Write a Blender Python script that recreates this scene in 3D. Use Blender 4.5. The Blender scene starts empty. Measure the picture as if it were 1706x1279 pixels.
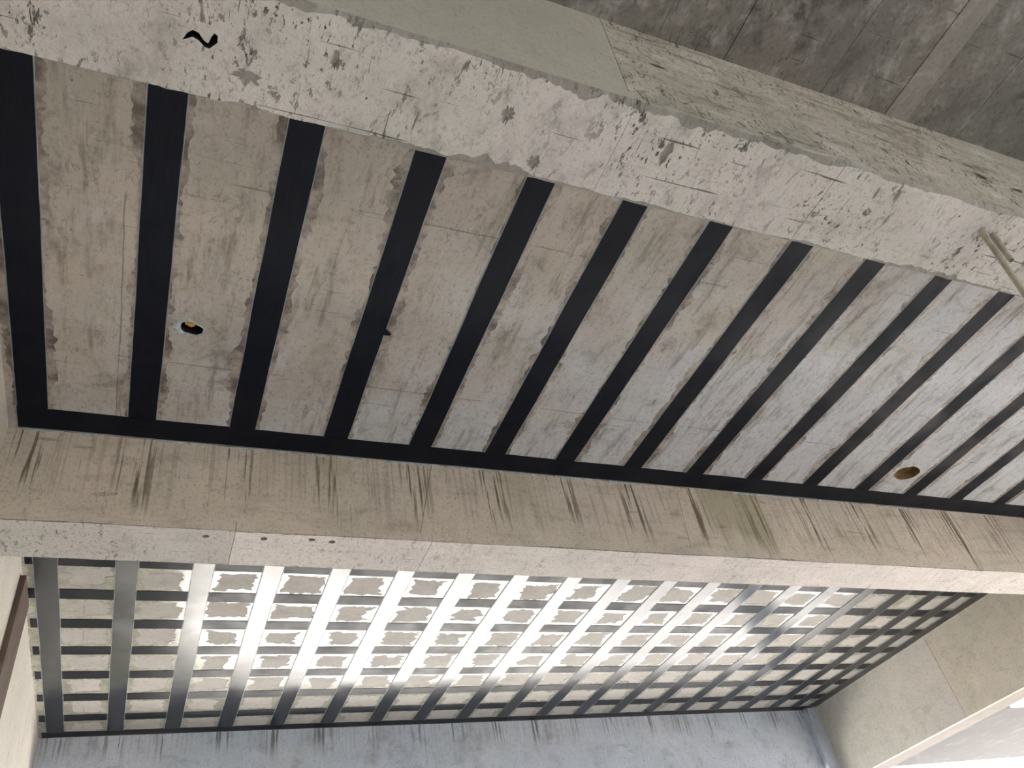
import bpy, bmesh, math, random
from mathutils import Vector, Matrix, noise as mnoise

# ------------------------------------------------------------------ camera, sky, sun, exposure
scene = bpy.context.scene
COL = scene.collection
H = 3.3            # slab underside above the eye, metres
EYE = 1.5          # eye above the floor, metres
def W(x, y, z=1.0):                       # bay coordinates (multiples of H, eye at 0) -> metres
    return Vector((x * H, y * H, z * H + EYE))

cam_data = bpy.data.cameras.new('camera')
cam_data.sensor_fit = 'HORIZONTAL'
cam_data.sensor_width = 36.0
cam_data.lens = 36.0 * 1320.0 / 1706.0
cam_data.clip_start = 0.05
cam_data.clip_end = 500
cam = bpy.data.objects.new('camera', cam_data)
COL.objects.link(cam)
_r = Vector((0.91946813, -0.35603052, -0.16679515))
_d = Vector((0.1245288, 0.66611652, -0.73537838))
_f = Vector((0.37292215, 0.65538619, 0.65680897))
cam.matrix_world = Matrix(((_r.x, -_d.x, -_f.x, 0), (_r.y, -_d.y, -_f.y, 0), (_r.z, -_d.z, -_f.z, EYE), (0, 0, 0, 1)))
scene.camera = cam

world = bpy.data.worlds.new('world')
scene.world = world
world.use_nodes = True
bgn = world.node_tree.nodes['Background']
bgn.inputs[0].default_value = (0.86, 0.93, 1.0, 1)
bgn.inputs[1].default_value = 2.6

sun_data = bpy.data.lights.new('sun', 'SUN')
sun_data.energy = 42.0
sun_data.angle = math.radians(0.6)
sun_data.color = (1.0, 0.985, 0.975)
sun = bpy.data.objects.new('sun', sun_data)
COL.objects.link(sun)
SUN_EL, SUN_AZ = math.radians(56), math.radians(8)        # light travels towards +Y, a little towards +X
_sd = Vector((math.sin(SUN_AZ) * math.cos(SUN_EL), math.cos(SUN_AZ) * math.cos(SUN_EL), -math.sin(SUN_EL)))
sun.rotation_euler = _sd.to_track_quat('-Z', 'Y').to_euler()
sun.location = (0, -20, 30)

vs = scene.view_settings
vs.view_transform = 'Standard'
vs.look = 'None'
vs.gamma = 1.0
vs.use_curve_mapping = False
vs.exposure = 0.36
scene.cycles.max_bounces = 5
scene.cycles.diffuse_bounces = 4
scene.cycles.glossy_bounces = 3

# ------------------------------------------------------------------ node helpers
class NT:
    def __init__(self, name):
        self.m = bpy.data.materials.new(name)
        self.m.use_nodes = True
        self.t = self.m.node_tree
        self.t.nodes.clear()
        self.out = self.t.nodes.new('ShaderNodeOutputMaterial')
        self.b = self.t.nodes.new('ShaderNodeBsdfPrincipled')
        self.t.links.new(self.b.outputs[0], self.out.inputs[0])
        self.pos = self.t.nodes.new('ShaderNodeNewGeometry').outputs['Position']
    def link(self, a, sock):
        if isinstance(a, bpy.types.NodeSocket):
            self.t.links.new(a, sock)
        elif isinstance(a, (tuple, list)) and len(a) == 3 and sock.type == 'RGBA':
            sock.default_value = (*a, 1)
        else:
            sock.default_value = a
    def mapping(self, scale=(1, 1, 1), rot=(0, 0, 0), loc=(0, 0, 0), vec=None):
        n = self.t.nodes.new('ShaderNodeMapping')
        self.link(vec or self.pos, n.inputs['Vector'])
        n.inputs['Scale'].default_value = scale
        n.inputs['Rotation'].default_value = rot
        n.inputs['Location'].default_value = loc
        return n.outputs[0]
    def noise(self, scale, detail=4, rough=0.55, vec=None, dist=0.0):
        n = self.t.nodes.new('ShaderNodeTexNoise')
        self.link(vec or self.pos, n.inputs['Vector'])
        n.inputs['Scale'].default_value = scale
        n.inputs['Detail'].default_value = detail
        n.inputs['Roughness'].default_value = rough
        n.inputs['Distortion'].default_value = dist
        return n.outputs['Fac']
    def voro(self, scale, vec=None, feature='F1', out='Distance', rnd=1.0):
        n = self.t.nodes.new('ShaderNodeTexVoronoi')
        n.feature = feature
        self.link(vec or self.pos, n.inputs['Vector'])
        n.inputs['Scale'].default_value = scale
        n.inputs['Randomness'].default_value = rnd
        return n.outputs[out]
    def ramp(self, x, a, b, lo=0.0, hi=1.0):
        n = self.t.nodes.new('ShaderNodeMapRange')
        n.interpolation_type = 'SMOOTHSTEP'
        self.link(x, n.inputs['Value'])
        for k, v in (('From Min', a), ('From Max', b), ('To Min', lo), ('To Max', hi)):
            n.inputs[k].default_value = v
        return n.outputs[0]
    def math(self, op, a, b=0.0, c=0.0):
        n = self.t.nodes.new('ShaderNodeMath')
        n.operation = op
        self.link(a, n.inputs[0]); self.link(b, n.inputs[1]); self.link(c, n.inputs[2])
        return n.outputs[0]
    def mul(self, a, b): return self.math('MULTIPLY', a, b)
    def add(self, a, b): return self.math('ADD', a, b)
    def mix(self, f, a, b, mode='MIX'):
        n = self.t.nodes.new('ShaderNodeMix')
        n.data_type = 'RGBA'; n.blend_type = mode
        self.link(f, n.inputs[0]); self.link(a, n.inputs[6]); self.link(b, n.inputs[7])
        return n.outputs[2]
    def xyz(self):
        n = self.t.nodes.new('ShaderNodeSeparateXYZ')
        self.link(self.pos, n.inputs[0])
        return n.outputs
    def bump(self, h, strength=0.3, dist=0.01):
        n = self.t.nodes.new('ShaderNodeBump')
        n.inputs['Strength'].default_value = strength
        n.inputs['Distance'].default_value = dist
        self.link(h, n.inputs['Height'])
        self.link(n.outputs[0], self.b.inputs['Normal'])
    def done(self, col, rough=0.85, spec=0.3):
        self.link(col, self.b.inputs['Base Color'])
        self.link(rough, self.b.inputs['Roughness'])
        self.b.inputs['Specular IOR Level'].default_value = spec
        return self.m

def srgb(r, g, b):
    f = lambda c: ((c / 255 + 0.055) / 1.055) ** 2.4 if c > 10 else c / 255 / 12.92
    return (f(r), f(g), f(b))

def calm(c, k=0.30):
    l = 0.3 * c[0] + 0.6 * c[1] + 0.1 * c[2]
    return tuple(a * (1 - k) + l * b * k for a, b in zip(c, (1.01, 0.99, 0.98)))

def concrete(name, light, tint, dark, streak=(1, 1, 1), streak_amt=0.35, smudge=0.4, fleck=0.5, scratch=0.4,
             pits=0.5, grad=None, drip=None, rough=0.85, rot=0.0, lines=None, cloud=0.35, grain=0.45):
    light, tint = calm(light), calm(tint)
    n = NT(name)
    c = n.mix(n.ramp(n.noise(0.9, 3, 0.6), 0.35, 0.65), light, tint)
    if grad:                                              # pale bluish-grey tone over the tan concrete, growing with position
        x, y, z = n.xyz()[0:3]
        g = n.add(n.mul(x, grad[0]), n.add(n.mul(y, grad[1]), grad[2]))
        g = n.add(g, n.mul(n.noise(1.6, 5, 0.65), 1.2))
        c = n.mix(n.ramp(g, 0.35, 0.95, 0.0, 0.9), c, grad[3])
    c = n.mix(n.ramp(n.noise(3.5, 4, 0.65), 0.3, 0.7, 0.0, 0.35), c, n.mix(0.5, c, (0.30, 0.31, 0.28)))
    cl = n.noise(5.5, 4, 0.7, n.mapping(loc=(13, 4, 2), scale=(0.8, 0.6, 0.8)), 0.5)
    c = n.mix(n.ramp(cl, 0.52, 0.72, 0.0, cloud), c, n.mix(0.6, c, (0.66, 0.66, 0.66)))
    c = n.mix(n.ramp(cl, 0.46, 0.28, 0.0, cloud), c, n.mix(0.6, c, dark))
    hue = n.noise(2.1, 2, 0.5, n.mapping(loc=(31, 17, 5)))
    c = n.mix(1.0, c, n.mix(n.ramp(hue, 0.36, 0.64), (1.012, 0.992, 0.995), (0.99, 1.0, 0.98)), 'MULTIPLY')
    grit = n.noise(48, 3, 0.75, n.mapping(scale=(1, 0.8, 1)))
    c = n.mix(n.ramp(grit, 0.50, 0.70, 0.0, grain), c, n.mix(0.75, c, dark))
    sv = n.mapping(scale=streak, rot=(0, 0, rot))
    st = n.noise(6.0, 4, 0.7, sv)
    c = n.mix(n.ramp(st, 0.50, 0.72, 0, streak_amt), c, dark)
    c = n.mix(n.ramp(st, 0.46, 0.28, 0, streak_amt * 0.5), c, (0.62, 0.60, 0.56))
    sm = n.noise(2.6, 5, 0.72, n.mapping(scale=(1, 1, 1), loc=(7, 3, 1)), 0.4)
    smf = n.ramp(sm, 0.56, 0.74, 0, smudge)
    c = n.mix(smf, c, dark)
    # torn flecks of the skin, oblong and slanted
    fv = n.mapping(scale=(1.0, 0.42, 0.55), rot=(0.3, 0.4, 0.5))
    fl = n.noise(21, 4, 0.78, fv, 0.5)
    gate = n.ramp(n.noise(2.2, 3, 0.5, n.mapping(loc=(3, 9, 4))), 0.36, 0.62)
    flf = n.mul(n.ramp(fl, 0.575, 0.63), n.mul(n.add(n.mul(gate, 0.7), 0.3), fleck))
    c = n.mix(flf, c, (dark[0] * 0.72, dark[1] * 0.74, dark[2] * 0.76))
    fl2 = n.noise(60, 3, 0.65, n.mapping(scale=(1, 0.5, 0.6), rot=(0.2, 0.2, -0.35)))
    fl2f = n.mul(n.ramp(fl2, 0.60, 0.655), n.mul(gate, fleck))
    c = n.mix(fl2f, c, (dark[0] * 0.6, dark[1] * 0.6, dark[2] * 0.6))
    # thin scratches in two directions
    s1 = n.noise(9, 2, 0.5, n.mapping(scale=(0.25, 9, 1), rot=(0, 0, 0.25), loc=(2, 0, 0)))
    s2 = n.noise(9, 2, 0.5, n.mapping(scale=(9, 0.35, 1), rot=(0, 0, 0.3), loc=(0, 5, 0)))
    sc = n.add(n.ramp(s1, 0.70, 0.74), n.ramp(s2, 0.71, 0.75))
    c = n.mix(n.mul(sc, scratch), c, (dark[0] * 0.55, dark[1] * 0.55, dark[2] * 0.55))
    # blow holes
    vd = n.voro(16)
    vg = n.ramp(n.noise(7, 2, 0.5, n.mapping(loc=(11, 2, 5))), 0.52, 0.62)
    pt = n.mul(n.ramp(vd, 0.11, 0.06), n.mul(vg, pits))
    c = n.mix(pt, c, (dark[0] * 0.35, dark[1] * 0.35, dark[2] * 0.35))
    h = n.add(n.mul(n.noise(40, 3, 0.7), 0.5), n.mul(n.noise(4, 2), 0.4))
    if lines:                                             # raised hairlines left by the formwork boards
        for axis, per, off in lines:
            v = n.xyz()[axis]
            wob = n.add(v, n.mul(n.noise(1.3, 3), 0.05))
            m = n.math('PINGPONG', n.add(wob, off), per)
            lf = n.mul(n.ramp(m, 0.006, 0.0), n.ramp(n.noise(1.9, 3, 0.6, n.mapping(loc=(axis * 5, 1, 8))), 0.44, 0.56))
            c = n.mix(n.mul(lf, 0.6), c, (dark[0] * 0.5, dark[1] * 0.5, dark[2] * 0.5))
    if drip:                                              # brown runs of resin below every strip end
        x, y, z = n.xyz()[0:3]
        per, off, ztop, ln, dcol, gcol = drip
        ph = n.math('PINGPONG', n.math('SUBTRACT', x, off - per * 10), per / 2)   # 0 at each strip
        near = n.ramp(ph, per * 0.27, per * 0.05)
        lean = n.mapping(scale=(1, 0.001, 0.035))
        run = n.noise(30, 3, 0.65, lean)
        runl = n.noise(4.5, 2, 0.5, n.mapping(scale=(1, 0.001, 0.01), loc=(4, 0, 0)))
        dist_top = n.math('SUBTRACT', ztop, z)
        reach = n.mul(n.add(runl, n.mul(run, 0.4)), ln * 1.7)
        fade = n.ramp(n.math('SUBTRACT', dist_top, reach), 0.06, -0.22)
        df = n.mul(n.mul(n.ramp(run, 0.51, 0.59), fade), n.add(n.mul(near, 0.7), 0.25))
        c = n.mix(n.mul(df, 0.9), c, dcol)
        gr = n.mul(n.ramp(n.noise(1.1, 3, 0.5, n.mapping(scale=(1, 1, 0.15), loc=(1.4, 0, 0))), 0.55, 0.68), fade)
        c = n.mix(n.mul(gr, 0.45), c, gcol)
    c = n.mix(n.ramp(n.noise(160, 2, 0.5), 0.3, 0.7, 0.0, 0.16), c, (0.16, 0.16, 0.15))
    hh = n.math('SUBTRACT', h, n.add(n.mul(flf, 0.9), n.add(n.mul(pt, 1.2), n.mul(sc, 0.3))))
    n.bump(hh, 0.35, 0.012)
    return n.done(c, rough, 0.25)

M = {}
M['soffit'] = concrete('pale_scuffed_concrete', srgb(214, 209, 204), srgb(206, 201, 193), srgb(92, 89, 84), (1, 0.6, 1), 0.22, 0.42, 1.0, 0.8, 0.9, cloud=0.5)
M['soffit_mid'] = concrete('pale_smooth_concrete', srgb(243, 231, 225), srgb(233, 223, 217), srgb(124, 116, 110), (0.5, 3, 1), 0.14, 0.18, 0.4, 0.6, 0.7)
M['soffit_left'] = concrete('pale_pitted_concrete', srgb(214, 207, 201), srgb(206, 201, 194), srgb(112, 107, 102), (0.5, 2, 1), 0.16, 0.25, 0.75, 0.6, 0.8)
M['side_smooth'] = concrete('smooth_yellowish_concrete', srgb(166, 163, 148), srgb(160, 157, 145), srgb(120, 116, 100), (1, 1, 1), 0.08, 0.12, 0.15, 0.2, 0.4, cloud=0.15)
M['side_rough'] = concrete('rough_scratched_concrete', srgb(172, 163, 150), srgb(161, 155, 141), srgb(80, 75, 68), (0.45, 1, 3.0), 0.75, 0.5, 1.0, 1.0, 0.7, cloud=0.6, grain=0.7)
M['slab'] = concrete('board_marked_slab_concrete', srgb(205, 193, 176), srgb(190, 180, 166), srgb(104, 95, 86), (2.0, 0.28, 1), 0.55, 0.6, 0.3, 0.45, 0.5,
                     grad=(0.12, 0.27, -1.0, srgb(212, 216, 223)), lines=[(1, 0.62, 0.21), (0, 0.91, 0.35)], cloud=0.6)
M['slab_far'] = concrete('pale_slab_concrete', srgb(190, 183, 176), srgb(185, 180, 174), srgb(130, 124, 118), (0.4, 1.6, 1), 0.25, 0.2, 0.15, 0.2, 0.2, lines=[(0, 3.2, 0.52)])
M['slab_dim'] = concrete('dark_mottled_slab_concrete', srgb(123, 117, 111), srgb(104, 104, 99), srgb(47, 44, 41), (0.6, 0.5, 1), 0.65, 0.8, 0.4, 0.7, 0.4, rot=0.3,
                         lines=[(0, 0.46, 0.12), (1, 0.30, 0.05)], cloud=0.6)
M['slab_band'] = concrete('pale_slab_band_concrete', srgb(140, 135, 130), srgb(130, 127, 120), srgb(90, 86, 80), (1, 0.4, 1), 0.35, 0.3, 0.25, 0.5, 0.3)
M['side_drip'] = concrete('drip_stained_concrete', srgb(229, 213, 195), srgb(216, 203, 186), srgb(112, 101, 88), (0.35, 1, 2.2), 0.22, 0.35, 0.28, 0.3, 0.6,
                          drip=(0.172 * H, -0.244 * H, 1.0 * H + EYE, 0.42, srgb(84, 72, 56), srgb(138, 134, 92)))
M['side_haze_blue'] = concrete('haze_tinted_concrete', srgb(206, 226, 255), srgb(214, 228, 252), srgb(124, 126, 132), (0.5, 1, 0.35), 0.40, 0.35, 0.15, 0.2, 0.2,  # bluish haze over the far end put into the concrete colour
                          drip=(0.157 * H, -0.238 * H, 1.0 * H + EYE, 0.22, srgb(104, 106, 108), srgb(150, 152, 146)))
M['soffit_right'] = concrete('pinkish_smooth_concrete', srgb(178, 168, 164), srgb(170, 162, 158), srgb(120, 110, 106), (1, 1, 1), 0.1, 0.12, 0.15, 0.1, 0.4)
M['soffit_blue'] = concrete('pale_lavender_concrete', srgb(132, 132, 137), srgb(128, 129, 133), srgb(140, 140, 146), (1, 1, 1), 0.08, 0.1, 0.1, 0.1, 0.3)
M['side_right'] = concrete('smooth_buff_concrete', srgb(230, 221, 209), srgb(223, 217, 206), srgb(136, 126, 112), (1, 1, 1), 0.08, 0.12, 0.12, 0.1, 0.5)
M['side_right_tan'] = concrete('buff_mottled_concrete', srgb(233, 218, 195), srgb(223, 212, 191), srgb(144, 130, 110), (1, 1, 1), 0.20, 0.30, 0.15, 0.15, 0.3)
M['cement'] = concrete('bare_grey_cement', srgb(156, 151, 143), srgb(140, 136, 129), srgb(84, 82, 78), (1, 1, 1), 0.4, 0.5, 0.6, 0.2, 0.8)
M['wall'] = concrete('cream_wall_render', srgb(222, 214, 202), srgb(214, 208, 198), srgb(150, 143, 133), (1, 1, 0.4), 0.12, 0.15, 0.08, 0.1, 0.3)

def simple(name, col, rough=0.6, spec=0.4, metal=0.0, var=0.25, scale=6, bump=0.1):
    n = NT(name)
    a = n.noise(scale, 5, 0.6)
    c = n.mix(n.ramp(a, 0.3, 0.7), tuple(k * (1 - var) for k in col), tuple(min(1, k * (1 + var)) for k in col))
    n.b.inputs['Metallic'].default_value = metal
    n.bump(n.noise(scale * 8, 3), bump, 0.004)
    return n.done(c, rough, spec)

def carbon(name, tangent, rough, aniso, ior, base):
    n = NT(name)
    rib = (220, 6, 1) if tangent[0] else (6, 220, 1)       # unidirectional tow
    tow = n.noise(1.0, 3, 0.6, n.mapping(scale=rib))
    blot = n.noise(3.0, 4, 0.6)
    c = n.mix(n.ramp(tow, 0.3, 0.7), srgb(*base), srgb(*[k + 11 for k in base]))
    c = n.mix(n.ramp(blot, 0.45, 0.7, 0, 0.35), c, srgb(17, 20, 34))
    n.link(n.ramp(n.noise(2.5, 5, 0.65), 0.3, 0.7, rough * 0.8, rough * 1.25), n.b.inputs['Roughness'])
    n.b.inputs['Anisotropic'].default_value = aniso
    n.b.inputs['IOR'].default_value = ior
    v = n.t.nodes.new('ShaderNodeCombineXYZ')
    for i in range(3): v.inputs[i].default_value = tangent[i]
    n.link(v.outputs[0], n.b.inputs['Tangent'])
    n.bump(n.add(n.mul(tow, 0.4), n.noise(30, 3)), 0.05, 0.004)
    n.link(c, n.b.inputs['Base Color'])
    return n.m
M['carbon_near'] = carbon('bare_carbon_sheet', (1, 0, 0), 0.58, 0.2, 1.26, (9, 14, 25))
M['carbon_near_edge'] = carbon('bare_carbon_edge_sheet', (0, 1, 0), 0.58, 0.2, 1.26, (9, 14, 25))
M['carbon_long'] = carbon('resin_coated_carbon_sheet', (1, 0, 0), 0.21, 0.72, 1.5, (12, 16, 26))
M['carbon_cross'] = carbon('carbon_sheet_fibres_crosswise', (0, 1, 0), 0.36, 0.8, 1.36, (12, 16, 25))

def resin(name, a, b, rough, ior):
    n = NT(name)
    c = n.mix(n.ramp(n.noise(5, 6, 0.7), 0.35, 0.65), a, b)
    c = n.mix(n.ramp(n.noise(24, 5, 0.7), 0.55, 0.68, 0, 0.7), c, tuple(k * 0.45 for k in b))
    n.b.inputs['IOR'].default_value = ior
    n.bump(n.noise(14, 5, 0.7), 0.12, 0.006)
    return n.done(c, n.ramp(n.noise(8, 4), 0.3, 0.7, rough * 0.7, rough * 1.3), 0.5)
M['resin_near'] = resin('brushed_resin_on_slab', srgb(184, 174, 164), srgb(102, 94, 88), 0.45, 1.45)
M['resin_far'] = resin('glossy_resin_on_slab', srgb(176, 172, 158), srgb(140, 138, 124), 0.16, 1.6)
M['thread'] = simple('pale_glass_thread', srgb(150, 158, 160), 0.5)
M['conduit'] = simple('dusty_grey_conduit', srgb(150, 142, 128), 0.5, 0.4, 0.0, 0.2, 20)
M['dark'] = simple('cavity_shade_dark', srgb(40, 36, 36), 0.9, 0.1)  # shade inside the holes put into the colour
M['plaster'] = simple('bluish_white_plaster', srgb(184, 194, 196), 0.8, 0.2, 0, 0.3, 30, 0.5)
M['orange'] = simple('orange_plastic', srgb(206, 150, 62), 0.5)
M['rust'] = simple('rusty_brown_recess', srgb(104, 82, 54), 0.9, 0.1, 0, 0.35, 14, 0.4)
M['band'] = simple('brown_grey_band', srgb(104, 92, 84), 0.8, 0.2, 0, 0.15, 5)
M['gravel'] = simple('grey_added_gravel', srgb(182, 177, 172), 0.95, 0.1, 0, 0.3, 30)
M['floor'] = simple('grey_screed', srgb(124, 121, 119), 0.9, 0.2, 0, 0.15, 4)
M['yard'] = simple('sunlit_pale_paving', srgb(231, 225, 217), 0.9, 0.2, 0, 0.06, 3)
M['soil'] = simple('brown_grey_added_soil', srgb(124, 118, 112), 0.95, 0.1, 0, 0.3, 12)
M['grass'] = simple('dry_dark_grass', srgb(58, 58, 50), 0.95, 0.1, 0, 0.4, 3)

# ------------------------------------------------------------------ mesh helpers
def link(name, bm, mats, parent=None):
    me = bpy.data.meshes.new(name)
    bmesh.ops.recalc_face_normals(bm, faces=bm.faces)
    bm.to_mesh(me); bm.free()
    for m in (mats if isinstance(mats, (list, tuple)) else [mats]):
        me.materials.append(M[m])
    o = bpy.data.objects.new(name, me)
    COL.objects.link(o)
    if parent is not None:
        o.parent = parent
        o.matrix_parent_inverse = Matrix.Translation(-parent.location)
    return o
def tag(o, label, cat=None, group=None, kind=None):
    o['label'] = label
    if cat: o['category'] = cat
    if group: o['group'] = group
    if kind: o['kind'] = kind
    return o
def empty(name, loc):
    o = bpy.data.objects.new(name, None)
    o.empty_display_size = 0.1
    o.location = loc
    COL.objects.link(o)
    return o
def add_box(bm, a, b):
    vs_ = [bm.verts.new((x, y, z)) for z in (a[2], b[2]) for y in (a[1], b[1]) for x in (a[0], b[0])]
    for f in ((0, 2, 3, 1), (4, 5, 7, 6), (0, 1, 5, 4), (2, 6, 7, 3), (0, 4, 6, 2), (1, 3, 7, 5)):
        bm.faces.new([vs_[i] for i in f])
def box(name, a, b, mat, parent=None):
    bm = bmesh.new(); add_box(bm, a, b)
    return link(name, bm, mat, parent)
def n1(x, s=0.0): return mnoise.noise(Vector((x, s * 7.13 + 0.37, s * 3.7)))      # -1..1

def fill_with_holes(bm, outer, holes, mat=0):
    es = []
    for loop in [outer] + holes:
        for i in range(len(loop)):
            a, b = loop[i], loop[(i + 1) % len(loop)]
            es.append(bm.edges.get((a, b)) or bm.edges.new((a, b)))
    r = bmesh.ops.triangle_fill(bm, use_beauty=True, use_dissolve=False, edges=es)
    for g in r['geom']:
        if isinstance(g, bmesh.types.BMFace): g.material_index = mat
def cavity(bm, loop, depth, mat_wall, mat_cap, taper=1.0):
    c = sum((v.co for v in loop), Vector()) / len(loop)
    up = [bm.verts.new((c.x + (v.co.x - c.x) * taper, c.y + (v.co.y - c.y) * taper, v.co.z + depth)) for v in loop]
    n = len(loop)
    for i in range(n):
        f = bm.faces.new((loop[i], loop[(i + 1) % n], up[(i + 1) % n], up[i])); f.material_index = mat_wall
    f = bm.faces.new(up); f.material_index = mat_cap

def soffit_panel(name, x0, x1, y0, y1, zb, mat, parent, chip=0.012, holes=(), seed=0, top=0.06, gap=0.0015, face='cement'):
    """Underside strip of a beam between two formwork joints, with its worn, chipped arrises."""
    x0 += gap; x1 -= gap
    nseg = max(4, int((x1 - x0) / 0.014))
    bm = bmesh.new()
    rows = []
    for i in range(nseg + 1):
        x = x0 + (x1 - x0) * i / nseg
        def c(s):
            g = n1(x * 1.9, s) + 0.5 * n1(x * 6, s + 1) + 0.25
            return chip * (0.12 + max(0.0, g) * (0.55 + 0.55 * n1(x * 19, s + 2) + 0.35 * n1(x * 47, s + 3)) + 0.08 * abs(n1(x * 60, s + 4)))
        ca, cb, cc, cd = c(seed + 1), c(seed + 11), c(seed + 21), c(seed + 31)
        rows.append([bm.verts.new(p) for p in ((x, y0, zb + top), (x, y0, zb + ca), (x, y0 + cb * 1.3, zb), (x, y1 - cc * 1.2, zb), (x, y1, zb + cd * 0.6), (x, y1, zb + top))])
    for i in range(nseg):
        a, b = rows[i], rows[i + 1]
        for k in (0, 1, 3, 4):
            f = bm.faces.new((a[k], a[k + 1], b[k + 1], b[k]))
            f.material_index = 1 if k in (1, 3) else (3 if k == 0 else 0)
        bm.faces.new((a[5], a[0], b[0], b[5]))
    for r in (rows[0], rows[-1]): bm.faces.new(r)
    loops = []
    for hp, depth in holes:
        lp = [bm.verts.new((p[0], p[1], zb)) for p in hp]
        loops.append(lp)
    outer = [r[2] for r in rows] + [r[3] for r in reversed(rows)]
    fill_with_holes(bm, outer, loops)
    for lp, (hp, depth) in zip(loops, holes):
        cavity(bm, lp, depth, 2 if depth > 0.02 else 1, 2 if depth > 0.02 else 1, 0.8 if depth > 0.02 else 0.55)
    return link(name, bm, [mat, 'cement', 'dark', face], parent)

def side_panel(name, x0, x1, y, z0, z1, mat, parent, slant=0.0, slant0=0.0, gap=0.0015, thick=0.06):
    """Near face of a beam between two joints; slant leans a joint, as the boards stood."""
    bm = bmesh.new()
    pts = [(x0 + gap + slant0, z0), (x1 - gap + slant, z0), (x1 - gap, z1), (x0 + gap, z1)]
    a = [bm.verts.new((p[0], y, p[1])) for p in pts]
    b = [bm.verts.new((p[0], y + thick, p[1])) for p in pts]
    bm.faces.new(a); bm.faces.new(b)
    for i in range(4): bm.faces.new((a[i], a[(i + 1) % 4], b[(i + 1) % 4], b[i]))
    return link(name, bm, mat, parent)

# ------------------------------------------------------------------ main dimensions (multiples of H)
XL, XR = -0.283, 2.65
YA, YA2, ZA = 0.315, 0.438, 0.779
YB, YB2, ZB = 1.269, 1.385, 0.813
YC, YC2, ZC = 2.728, 2.86, 0.79
ZD, XD2 = 0.70, 2.77
YBACK = -1.9
ZTOP = 1.0 * H + EYE
def wx(x): return x * H
def wz(z): return z * H + EYE
rng = random.Random(7)

# ------------------------------------------------------------------ setting: ground, floor, walls
gd = box('ground', (-70, -60, -0.35), (90, 110, -0.04), 'grass')
tag(gd, 'dark grassy ground around the building', 'ground', kind='structure')
def plate(name, pts, z0, z1, mat, parent=None):
    bm = bmesh.new()
    a = [bm.verts.new((q[0], q[1], z0)) for q in pts]; b = [bm.verts.new((q[0], q[1], z1)) for q in pts]
    bm.faces.new(a); bm.faces.new(b)
    for i in range(len(pts)): bm.faces.new((a[i], a[(i + 1) % len(pts)], b[(i + 1) % len(pts)], b[i]))
    return link(name, bm, mat, parent)
yd = plate('floor_yard', [(wx(x), wx(y)) for x, y in ((0.10, 2.95), (2.75, 2.95), (2.75, 7.0), (2.4, 6.2), (1.2, 5.85), (0.5, 5.5), (0.10, 5.1))], -0.04, -0.005, 'yard')  # unseen yard read from the strip glare, outline cut to bound it
tag(yd, 'pale sunlit paved yard beyond the far beam, outline shaped for the strip glare', 'paving', kind='structure')
gv = plate('ground_gravel_added', [(wx(x), wx(y)) for x, y in ((2.76, 2.96), (9.0, 2.96), (9.0, 6.3), (2.76, 6.3))], -0.04, -0.01, 'gravel')  # unseen patch, added to brighten what the far strips reflect
tag(gv, 'unseen grey gravel added beside the pale yard to brighten the far strips', 'gravel', kind='structure')
so = plate('ground_soil_added', [(wx(x), wx(y)) for x, y in ((3.02, -4.0), (9.0, -4.0), (9.0, 2.94), (3.02, 2.94))], -0.04, -0.01, 'soil')  # unseen patch, added to bounce sunlight onto the right-hand concrete
tag(so, 'unseen brown-grey soil added along the open side to bounce light in', 'soil', kind='structure')
fl = box('floor', (wx(XL), wx(YBACK), -0.04), (wx(3.0), wx(2.95), 0.0), 'floor')
tag(fl, 'grey screed floor under the concrete bays', 'floor', kind='structure')
wl = box('wall_left', (wx(XL) - 0.3, wx(YBACK), 0.0), (wx(XL), wx(YC2), wz(1.0)), 'wall')
tag(wl, 'cream rendered wall along the low-numbered end of both bays'.replace('low-numbered', 'left'), 'wall', kind='structure')

# ------------------------------------------------------------------ ceilings
def blob(cx, cy, r, n=14, s=0, sy=1.0, j=0.16):
    return [(cx + r * math.cos(2 * math.pi * i / n) * (1 + j * n1(i * 1.7, s)), cy + sy * r * math.sin(2 * math.pi * i / n) * (1 + j * n1(i * 1.7 + 9, s))) for i in range(n)]
def ceiling(name, x0, x1, y0, y1, mats, holes=(), thick=0.3):
    bm = bmesh.new()
    z = ZTOP
    o = [bm.verts.new((x, y, z)) for x, y in ((x0, y0), (x1, y0), (x1, y1), (x0, y1))]
    t = [bm.verts.new((x, y, z + thick)) for x, y in ((x0, y0), (x1, y0), (x1, y1), (x0, y1))]
    bm.faces.new(t)
    for i in range(4): bm.faces.new((o[i], o[(i + 1) % 4], t[(i + 1) % 4], t[i]))
    loops = [[bm.verts.new((p[0], p[1], z)) for p in h[0]] for h in holes]
    fill_with_holes(bm, o, loops)
    for lp, h in zip(loops, holes): cavity(bm, lp, h[1], h[2], h[3], h[4])
    return link(name, bm, mats)

XE = XD2
hole_c = W(-0.010, 0.968)
hole_loop = [(hole_c.x + dx, hole_c.y + dy) for dx, dy in ((-0.055, 0.0), (-0.05, -0.03), (-0.02, -0.04), (0.015, -0.035), (0.045, -0.022), (0.06, 0.0), (0.055, 0.03), (0.03, 0.05), (-0.005, 0.045), (-0.035, 0.038), (-0.05, 0.022))]
rr = W(1.722, 1.126)
ceil1 = ceiling('ceiling', wx(XL), wx(XE), wx(YA2) - 0.05, wx(YB) + 0.05, ['slab', 'cement', 'dark', 'rust'],
                [(hole_loop, 0.22, 2, 2, 0.9),
                 (blob(rr.x, rr.y, 0.125, 22, 3, 0.72, 0.10), 0.045, 3, 3, 0.62),
                 (blob(W(1.143, 1.196).x, W(1.143, 1.196).y, 0.042, 12, 5), 0.03, 1, 2, 0.8)])
tag(ceil1, 'stained tan to grey slab of the near bay with black strips', 'ceiling', kind='structure')
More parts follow.
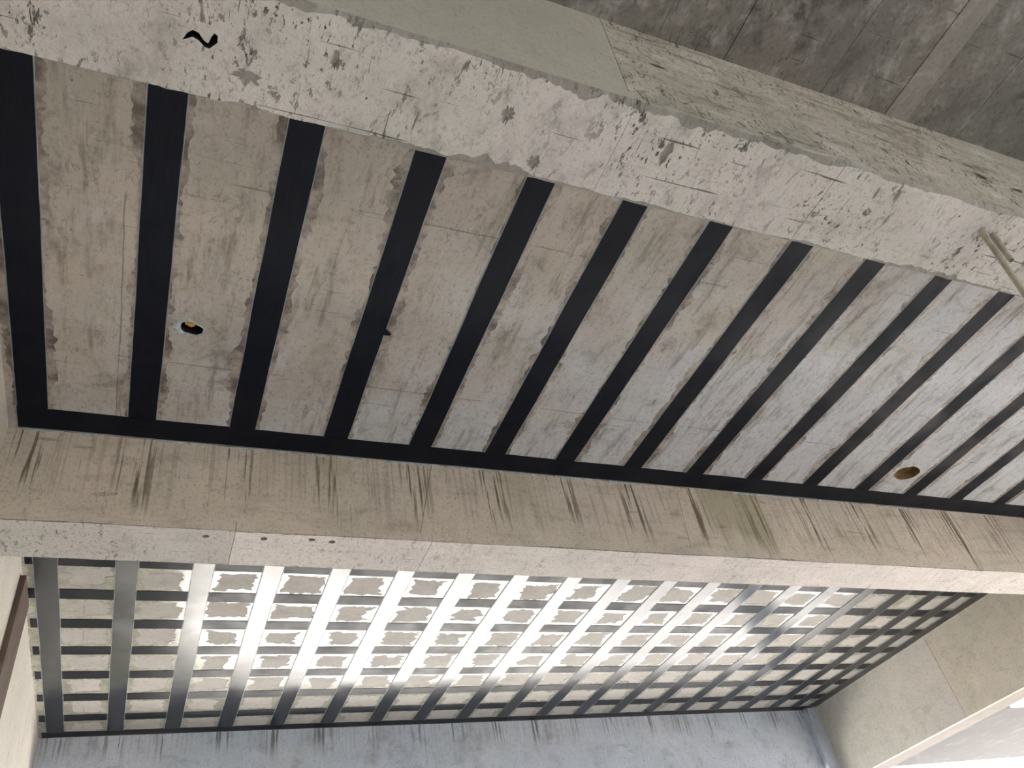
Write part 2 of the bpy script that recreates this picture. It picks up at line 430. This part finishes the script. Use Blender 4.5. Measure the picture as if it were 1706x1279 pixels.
ceil2 = ceiling('ceiling', wx(XL), wx(XE), wx(YB2) - 0.05, wx(YC) + 0.05, ['slab_far'])
tag(ceil2, 'pale slab of the far bay under a grid of black strips', 'ceiling', kind='structure')
ceil0 = ceiling('ceiling', wx(XL), wx(XE), wx(YBACK), wx(YA) + 0.05, ['slab_dim'])
tag(ceil0, 'dark mottled slab in front of the big near beam', 'ceiling', kind='structure')
# shuttering board marks on the dim slab: boards side by side with a narrow pale one
for xa, xb, m in ((-0.28, 0.30, 'slab_dim'), (0.30, 0.62, 'slab_dim'), (0.62, 0.918, 'slab_dim'), (0.918, 0.962, 'slab_band'), (0.962, 1.40, 'slab_dim'), (1.40, 1.9, 'slab_dim')):
    dz = 0.010 if m == 'slab_band' else 0.006 + 0.002 * rng.random()
    box('panel', (wx(xa) + 0.002, wx(-1.2), ZTOP - dz), (wx(xb) - 0.002, wx(YA), ZTOP), m, ceil0)

# ------------------------------------------------------------------ beams
def x_beam(label, y0, y1, zb, x0, x1, soffit_joints, side_joints, soffit_mats, side_mats, chip, holes=(), slants=None, seed=0):
    bm = bmesh.new()
    core = box('ceiling_beam', (wx(x0), wx(y0) + 0.06, wz(zb) + 0.06), (wx(x1), wx(y1), ZTOP + 0.28), 'cement')
    tag(core, label, 'beam', kind='structure')
    bm.free()
    js = [x0] + list(soffit_joints) + [x1]
    for i in range(len(js) - 1):
        hs = [h for h in holes if js[i] * H < h[0][0][0] < js[i + 1] * H]
        soffit_panel('soffit_panel', wx(js[i]), wx(js[i + 1]), wx(y0), wx(y1), wz(zb), soffit_mats[i % len(soffit_mats)], core, chip, hs, seed + i * 3,
                     gap=0.0001 if js[i + 1] == 0.4155 else 0.0015, face=side_mats[min(i, len(side_mats) - 1)])
    js = [x0] + list(side_joints) + [x1]
    sl = slants or {}
    for i in range(len(js) - 1):
        side_panel('side_panel', wx(js[i]), wx(js[i + 1]), wx(y0), wz(zb) + 0.06, ZTOP, side_mats[i % len(side_mats)], core, sl.get(i + 1, 0) * H, sl.get(i, 0) * H)
    return core

# bird-shaped chip in the big beam's underside and a few spalls
def pix_poly(cx, cy, pts, k): return [(wx(cx) + k * a, wx(cy) + k * b) for a, b in pts]
bird = [(-0.075, 0.030), (-0.055, 0.004), (-0.03, -0.010), (0.0, -0.006), (0.028, 0.014), (0.05, 0.020), (0.062, -0.004), (0.075, -0.018),
        (0.092, -0.012), (0.094, 0.010), (0.078, 0.022), (0.058, 0.036), (0.034, 0.034), (0.004, 0.018), (-0.028, 0.012)]
bird_w = [(wx(-0.034) + a * 0.60, wx(0.374) + b * 1.0) for a, b in bird]
spalls = [(bird_w, 0.04)]
for (cx, cy, r, s, sy) in ((0.013, 0.403, 0.042, 2, 0.55), (0.279, 0.369, 0.022, 4, 1.5), (0.33, 0.417, 0.026, 6, 1.1), (0.479, 0.364, 0.020, 10, 2.6), (0.092, 0.362, 0.014, 8, 2.6)):
    spalls.append((blob(wx(cx), wx(cy), r, 26, s, sy, 0.9), 0.005))
beamA = x_beam('massive scuffed pale beam running across the top of the photo', YA, YA2, ZA, XL, XD2, (0.4155, 0.717, 1.35), (0.426, 1.3),
               ['soffit'], ['side_smooth', 'side_rough', 'side_rough'], 0.045, spalls, {1: -0.018}, 1)
beamB = x_beam('middle beam with drip-stained face between the two strip-reinforced bays', YB, YB2, ZB, XL, XD2, (0.106, 0.471, 1.33, 2.073), (0.488, 1.10, 1.9),
               ['soffit_left', 'soffit_mid', 'soffit_mid', 'soffit_mid', 'soffit_mid'], ['side_drip'], 0.012,
               [(blob(wx(x), wx(y), 0.021, 12, i, 0.85, 0.05), 0.012) for i, (x, y) in enumerate(((0.058, 1.291), (0.157, 1.290), (0.242, 1.285), (0.280, 1.289)))], {1: -0.04, 2: -0.02}, 40)
# far beam, haunched: its underside drops towards the corner pier
ZC_PTS = [(XL, 0.84), (0.9, 0.84), (1.75, 0.80), (2.66, 0.755)]
beamC = plate('ceiling_beam', [(wx(XL), wx(YC) + 0.06), (wx(2.66), wx(YC) + 0.06), (wx(2.66), wx(YC2)), (wx(XL), wx(YC2))], wz(0.86), ZTOP + 0.28, 'cement')
tag(beamC, 'beam tinted blue-grey for haze, closing the far bay at the bottom edge', 'beam', kind='structure')
for (xa, za_), (xb, zb_) in zip(ZC_PTS[:-1], ZC_PTS[1:]):
    bm = bmesh.new()
    prof = [(wx(xa) + 0.0015, wz(za_)), (wx(xb) - 0.0015, wz(zb_)), (wx(xb) - 0.0015, ZTOP), (wx(xa) + 0.0015, ZTOP)]
    a = [bm.verts.new((q[0], wx(YC), q[1])) for q in prof]; b = [bm.verts.new((q[0], wx(YC) + 0.06, q[1])) for q in prof]
    bm.faces.new(a); bm.faces.new(b)
    for i in range(4): bm.faces.new((a[i], a[(i + 1) % 4], b[(i + 1) % 4], b[i]))
    link('side_panel', bm, 'side_haze_blue', beamC)
    bm = bmesh.new()
    prof = [(wx(xa) + 0.0015, wz(za_)), (wx(xb) - 0.0015, wz(zb_)), (wx(xb) - 0.0015, wz(0.86)), (wx(xa) + 0.0015, wz(0.86))]
    a = [bm.verts.new((q[0], wx(YC) + 0.06, q[1])) for q in prof]; b = [bm.verts.new((q[0], wx(YC2), q[1])) for q in prof]
    bm.faces.new(a); bm.faces.new(b)
    for i in range(4): bm.faces.new((a[i], a[(i + 1) % 4], b[(i + 1) % 4], b[i]))
    link('soffit_panel', bm, 'soffit_mid', beamC)

# beam along the right end: its face looks back towards the wall
core = box('ceiling_beam', (wx(XR) + 0.06, wx(YBACK), wz(ZD) + 0.05), (wx(XD2), wx(YC2), ZTOP + 0.28), 'cement')
tag(core, 'smooth buff beam crossing at the right end of the far bay', 'beam', kind='structure')
for y0, y1, m in ((YBACK, 0.438, 'side_right_tan'), (0.438, 1.3, 'side_right_tan'), (1.3, 2.033, 'side_right_tan'), (2.033, YC2, 'side_right')):
    box('side_panel', (wx(XR), wx(y0) + 0.002, wz(ZD)), (wx(XR) + 0.06, wx(y1) - 0.002, ZTOP), m, core)
for y0, y1 in ((YBACK, 0.438), (0.438, 1.3), (1.3, 1.968), (1.968, YC2)):
    box('soffit_panel', (wx(XR) + 0.068, wx(y0) + 0.002, wz(ZD) + 0.008), (wx(XD2), wx(y1) - 0.002, wz(ZD) + 0.05), 'soffit_right', core)
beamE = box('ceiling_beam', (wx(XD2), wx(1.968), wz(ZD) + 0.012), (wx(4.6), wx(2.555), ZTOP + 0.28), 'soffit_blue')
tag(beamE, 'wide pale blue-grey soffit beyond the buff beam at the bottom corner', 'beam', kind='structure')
pil = box('wall_pier', (wx(2.592), wx(2.70), 0.0), (wx(XR) + 0.03, wx(YC2), ZTOP), 'side_haze_blue')
tag(pil, 'narrow haze-tinted concrete pier in the corner where far beam meets buff beam', 'pier', kind='structure')

# dark brown-grey upright band, slightly proud of the cream wall
bd = box('upright_band', (wx(XL) + 0.002, wx(1.752), 0.001), (wx(XL) + 0.037, wx(1.885), wz(0.985)), 'band')
tag(bd, 'dark brown-grey upright band against the cream wall under the middle beam', 'band')

# ------------------------------------------------------------------ carbon fibre strips
T_C = 0.0025
def ribbon(axis, a0, a1, c, wl_, wr_, z0, z1, step, s, rag, mat, name, parent, sides='both'):
    """Thin sheet along an axis; rag(t, side) widens each side raggedly."""
    bm = bmesh.new()
    n = max(2, int((a1 - a0) / step))
    rows = []
    for i in range(n + 1):
        t = a0 + (a1 - a0) * i / n
        l, r = c - wl_ - rag(t, 0), c + wr_ + rag(t, 1)
        P = (lambda u: (u, t)) if axis == 'y' else (lambda u: (t, u))
        rows.append([bm.verts.new((*P(l), z1)), bm.verts.new((*P(l), z0)), bm.verts.new((*P(r), z0)), bm.verts.new((*P(r), z1))])
    for i in range(n):
        a, b = rows[i], rows[i + 1]
        for k in range(4): bm.faces.new((a[k], a[(k + 1) % 4], b[(k + 1) % 4], b[k]))
    bm.faces.new(rows[0]); bm.faces.new(rows[-1])
    return link(name, bm, mat, parent)

def strip(axis, a0, a1, c, w, zs, thick, mat, resin_mat, rag_amt, label, group, s, step=0.05, zr=0.0002, thread=(True, True), margin=(True, True)):
    """Carbon sheet with a smeared resin margin and a pale edge thread each side."""
    loc = (c, a0, zs) if axis == 'y' else (a0, c, zs)
    e = empty('carbon_fibre_strip', loc)
    tag(e, label, 'carbon strip', group)
    wob = lambda t, side: 0.0045 * n1(t * 2.1, s + side * 0.37) + 0.0015 * n1(t * 13, s + side)
    ribbon(axis, a0, a1, c, w / 2, w / 2, zs - thick, zs, step, s, wob, mat, 'sheet', e)
    def rag(t, side):
        if not margin[side]: return -0.02
        k = n1(t * 1.3, s + 3 + side * 5)
        j = n1(t * 7, s + 4 + side * 5)
        v = 0.55 + 0.75 * k + 0.35 * j + 0.45 * n1(t * 31, s + side) + 0.3 * n1(t * 71, s + side) + (0.5 if n1(t * 2.7, s + 8 + side) > 0.2 else 0)
        return rag_amt * max(0.06, v)
    ribbon(axis, a0 + 0.004, a1 - 0.004, c, w / 2, w / 2, ZTOP - zr - 0.0008, ZTOP - zr, 0.022, s, rag, resin_mat, 'resin_margin', e)
    for side in (0, 1):
        if thread[side]:
            cc = c + (w / 2 + 0.004) * (1 if side else -1)
            ww = lambda t, sd, side=side: 0.0045 * n1(t * 2.1, s + side * 0.37) * (1 if sd == side else -1) + 0.0008 * n1(t * 40, s)
            ribbon(axis, a0, a1, cc, 0.0022, 0.0022, zs - thick * 0.6, zs, step, s, ww, 'thread', 'edge_thread', e)
    return e

ORD = ['first', 'second', 'third', 'fourth', 'fifth', 'sixth', 'seventh', 'eighth', 'ninth', 'tenth', 'eleventh', 'twelfth', 'thirteenth', 'fourteenth', 'fifteenth', 'sixteenth', 'seventeenth', 'eighteenth', 'nineteenth', 'twentieth']
SW = 0.0455 * H
near_x = [-0.244, -0.072, 0.100, 0.274, 0.446, 0.611, 0.776, 0.948, 1.118, 1.290, 1.465, 1.637, 1.810, 1.982, 2.155, 2.327]
strips1 = []
for i, x in enumerate(near_x):
    e = strip('y', wx(YA2) - 0.04, wx(1.2093), wx(x), SW, ZTOP - 0.0012, T_C, 'carbon_near', 'resin_near', 0.045,
              f'black carbon strip on the near bay, {ORD[i]} from the cream wall', 'lengthwise strips of the near bay', 20 + i * 1.37)
    strips1.append(e)
e = strip('x', wx(-0.268), wx(2.60), wx(1.2365), 0.054 * H, ZTOP - 0.0012, T_C, 'carbon_near_edge', 'resin_near', 0.02,
          'black carbon strip running along the top of the middle beam, crossing all strip ends', 'edge strips along the beams', 77, margin=(False, True), thread=(False, True))
# broken white bead of resin squeezed out along the beam
xx = -0.86
while xx < 8.0:
    L = 0.08 + 0.35 * rng.random()
    if rng.random() < 0.6:
        y1 = wx(YB)
        box('resin_bead', (xx, y1 - 0.006 - 0.006 * rng.random(), ZTOP - 0.010 - 0.008 * rng.random()), (xx + L, y1 - 0.0005, ZTOP - 0.0045), 'plaster', e)
    xx += L + 0.02 + 0.12 * rng.random()
# loose corner of the fourth strip
bm = bmesh.new()
p = W(0.274 + 0.0225, 0.914)
tri = [(p.x - 0.01, p.y - 0.035), (p.x + 0.038, p.y - 0.004), (p.x + 0.030, p.y + 0.018), (p.x - 0.01, p.y + 0.022)]
a = [bm.verts.new((q[0], q[1], ZTOP - 0.0062 - (0.01 if i == 1 else 0))) for i, q in enumerate(tri)]
b = [bm.verts.new((q[0], q[1], ZTOP - 0.0042 - (0.01 if i == 1 else 0))) for i, q in enumerate(tri)]
bm.faces.new(a); bm.faces.new(b)
for i in range(4): bm.faces.new((a[i], a[(i + 1) % 4], b[(i + 1) % 4], b[i]))
link('loose_flap', bm, 'carbon_near', strips1[3])

far_x = [-0.238, -0.079, 0.080, 0.234, 0.392, 0.553, 0.714, 0.868, 1.025, 1.180, 1.334, 1.487, 1.640, 1.792, 1.945, 2.100, 2.255, 2.400, 2.518, 2.618]
far_y = [1.562, 1.708, 1.855, 1.998, 2.143, 2.288, 2.433, 2.577]
for j, y in enumerate(far_y[1:]):
    strip('x', wx(XL) + 0.02, wx(XR) - 0.02, wx(y), 0.045 * H, ZTOP - 0.0022, T_C, 'carbon_cross', 'resin_far', 0.055,
          f'crosswise black carbon strip of the far grid, {ORD[j]} behind the middle beam', 'crosswise strips of the far bay', 120 + j * 2.3, thread=(False, False))
strip('x', wx(XL) + 0.03, wx(XR) - 0.1, wx(2.702), 0.040 * H, ZTOP - 0.0012, T_C, 'carbon_cross', 'resin_far', 0.02,
      'black carbon strip edging the far grid along the far beam', 'edge strips along the beams', 150, margin=(False, True), thread=(False, False))
for i, x in enumerate(far_x):
    strip('y', wx(YB2) + 0.01, wx(2.6815), wx(x), 0.044 * H, ZTOP - 0.0049, T_C, 'carbon_long', 'resin_far', 0.075 if i < 18 else 0.03,
          f'lengthwise black carbon strip of the far grid, {ORD[i]} from the cream wall', 'lengthwise strips of the far bay', 160 + i * 1.61, zr=0.0012)

# ------------------------------------------------------------------ small things
# broken-out conduit hole with plaster rim and orange scrap
e = empty('conduit_opening', (hole_c.x, hole_c.y, ZTOP))
tag(e, 'broken hole in the near bay with pale plaster rim and orange scrap', 'hole')
bm = bmesh.new()
n = 26
inner, outer_, mid = [], [], []
for i in range(n):
    t = 2 * math.pi * i / n
    k = len(hole_loop)
    u = i / n * k; q0, q1 = hole_loop[int(u) % k], hole_loop[(int(u) + 1) % k]
    fx, fy = q0[0] + (q1[0] - q0[0]) * (u % 1), q0[1] + (q1[1] - q0[1]) * (u % 1)
    dx, dy = fx - hole_c.x, fy - hole_c.y
    side = 1.0 + (1.0 if dx < 0 else 0.15) * (0.75 + 0.25 * n1(i * 0.9, 3))
    inner.append(bm.verts.new((fx, fy, ZTOP - 0.002)))
    mid.append(bm.verts.new((hole_c.x + dx * (1 + (side - 1) * 0.5), hole_c.y + dy * (1 + (side - 1) * 0.4), ZTOP - 0.010 - 0.006 * n1(i * 1.9, 5))))
    outer_.append(bm.verts.new((hole_c.x + dx * side, hole_c.y + dy * (1 + (side - 1) * 0.7), ZTOP)))
for i in range(n):
    j = (i + 1) % n
    bm.faces.new((inner[i], inner[j], mid[j], mid[i])); bm.faces.new((mid[i], mid[j], outer_[j], outer_[i]))
link('plaster_rim', bm, 'plaster', e)
bm = bmesh.new()
pp = [(-0.035, -0.036), (0.018, -0.032), (0.012, -0.010), (-0.004, 0.002), (-0.018, -0.012), (-0.034, -0.022)]
a = [bm.verts.new((hole_c.x + q[0], hole_c.y + q[1], ZTOP - 0.004 + 0.3 * max(0, q[1] + 0.02))) for q in pp]
b = [bm.verts.new((v.co.x, v.co.y, v.co.z + 0.006)) for v in a]
bm.faces.new(a); bm.faces.new(b)
for i in range(len(a)): bm.faces.new((a[i], a[(i + 1) % len(a)], b[(i + 1) % len(a)], b[i]))
tag(link('scrap', bm, 'orange', e), 'orange plastic scrap')

def tube(p0, p1, r, wall, name, label, closed=False):
    d = (p1 - p0).normalized()
    u = d.orthogonal().normalized(); v = d.cross(u)
    e = empty(name, p0)
    tag(e, label, 'conduit', 'conduits hanging from the near beam')
    bm = bmesh.new(); n = 20
    def ring(p, rad): return [bm.verts.new(p + rad * (math.cos(2 * math.pi * i / n) * u + math.sin(2 * math.pi * i / n) * v)) for i in range(n)]
    o0, o1, i1, i0 = ring(p0, r), ring(p1, r), ring(p1, r - wall), ring(p0, r - wall)
    for A, B in ((o0, o1), (o1, i1), (i1, i0)):
        for i in range(n): bm.faces.new((A[i], A[(i + 1) % n], B[(i + 1) % n], B[i]))
    bm.faces.new(i0)
    o = link('pipe', bm, 'conduit', e)
    for f in o.data.polygons: f.use_smooth = len(f.vertices) == 4
    bm = bmesh.new()
    A, B = [bm.verts.new(p0 + d * 0.0 + (r * 1.22) * (math.cos(2 * math.pi * i / n) * u + math.sin(2 * math.pi * i / n) * v)) for i in range(n)], [bm.verts.new(p0 + d * 0.05 + (r * 1.15) * (math.cos(2 * math.pi * i / n) * u + math.sin(2 * math.pi * i / n) * v)) for i in range(n)]
    for i in range(n): bm.faces.new((A[i], A[(i + 1) % n], B[(i + 1) % n], B[i]))
    bm.faces.new(A); bm.faces.new(B)
    link('collar', bm, 'conduit', e)
    return e
P1 = W(0.994, 0.351, ZA)
tube(P1, P1 + (W(1.0, 0.366, 0.665) - P1) * 1.6, 0.0135, 0.0025, 'conduit_stub', 'long grey conduit hanging from the big near beam, running out of the photo')
P2 = W(1.019, 0.353, ZA)
tube(P2, W(1.018, 0.357, 0.727), 0.0135, 0.0025, 'conduit_stub', 'short grey conduit stub with open end beside the long conduit')
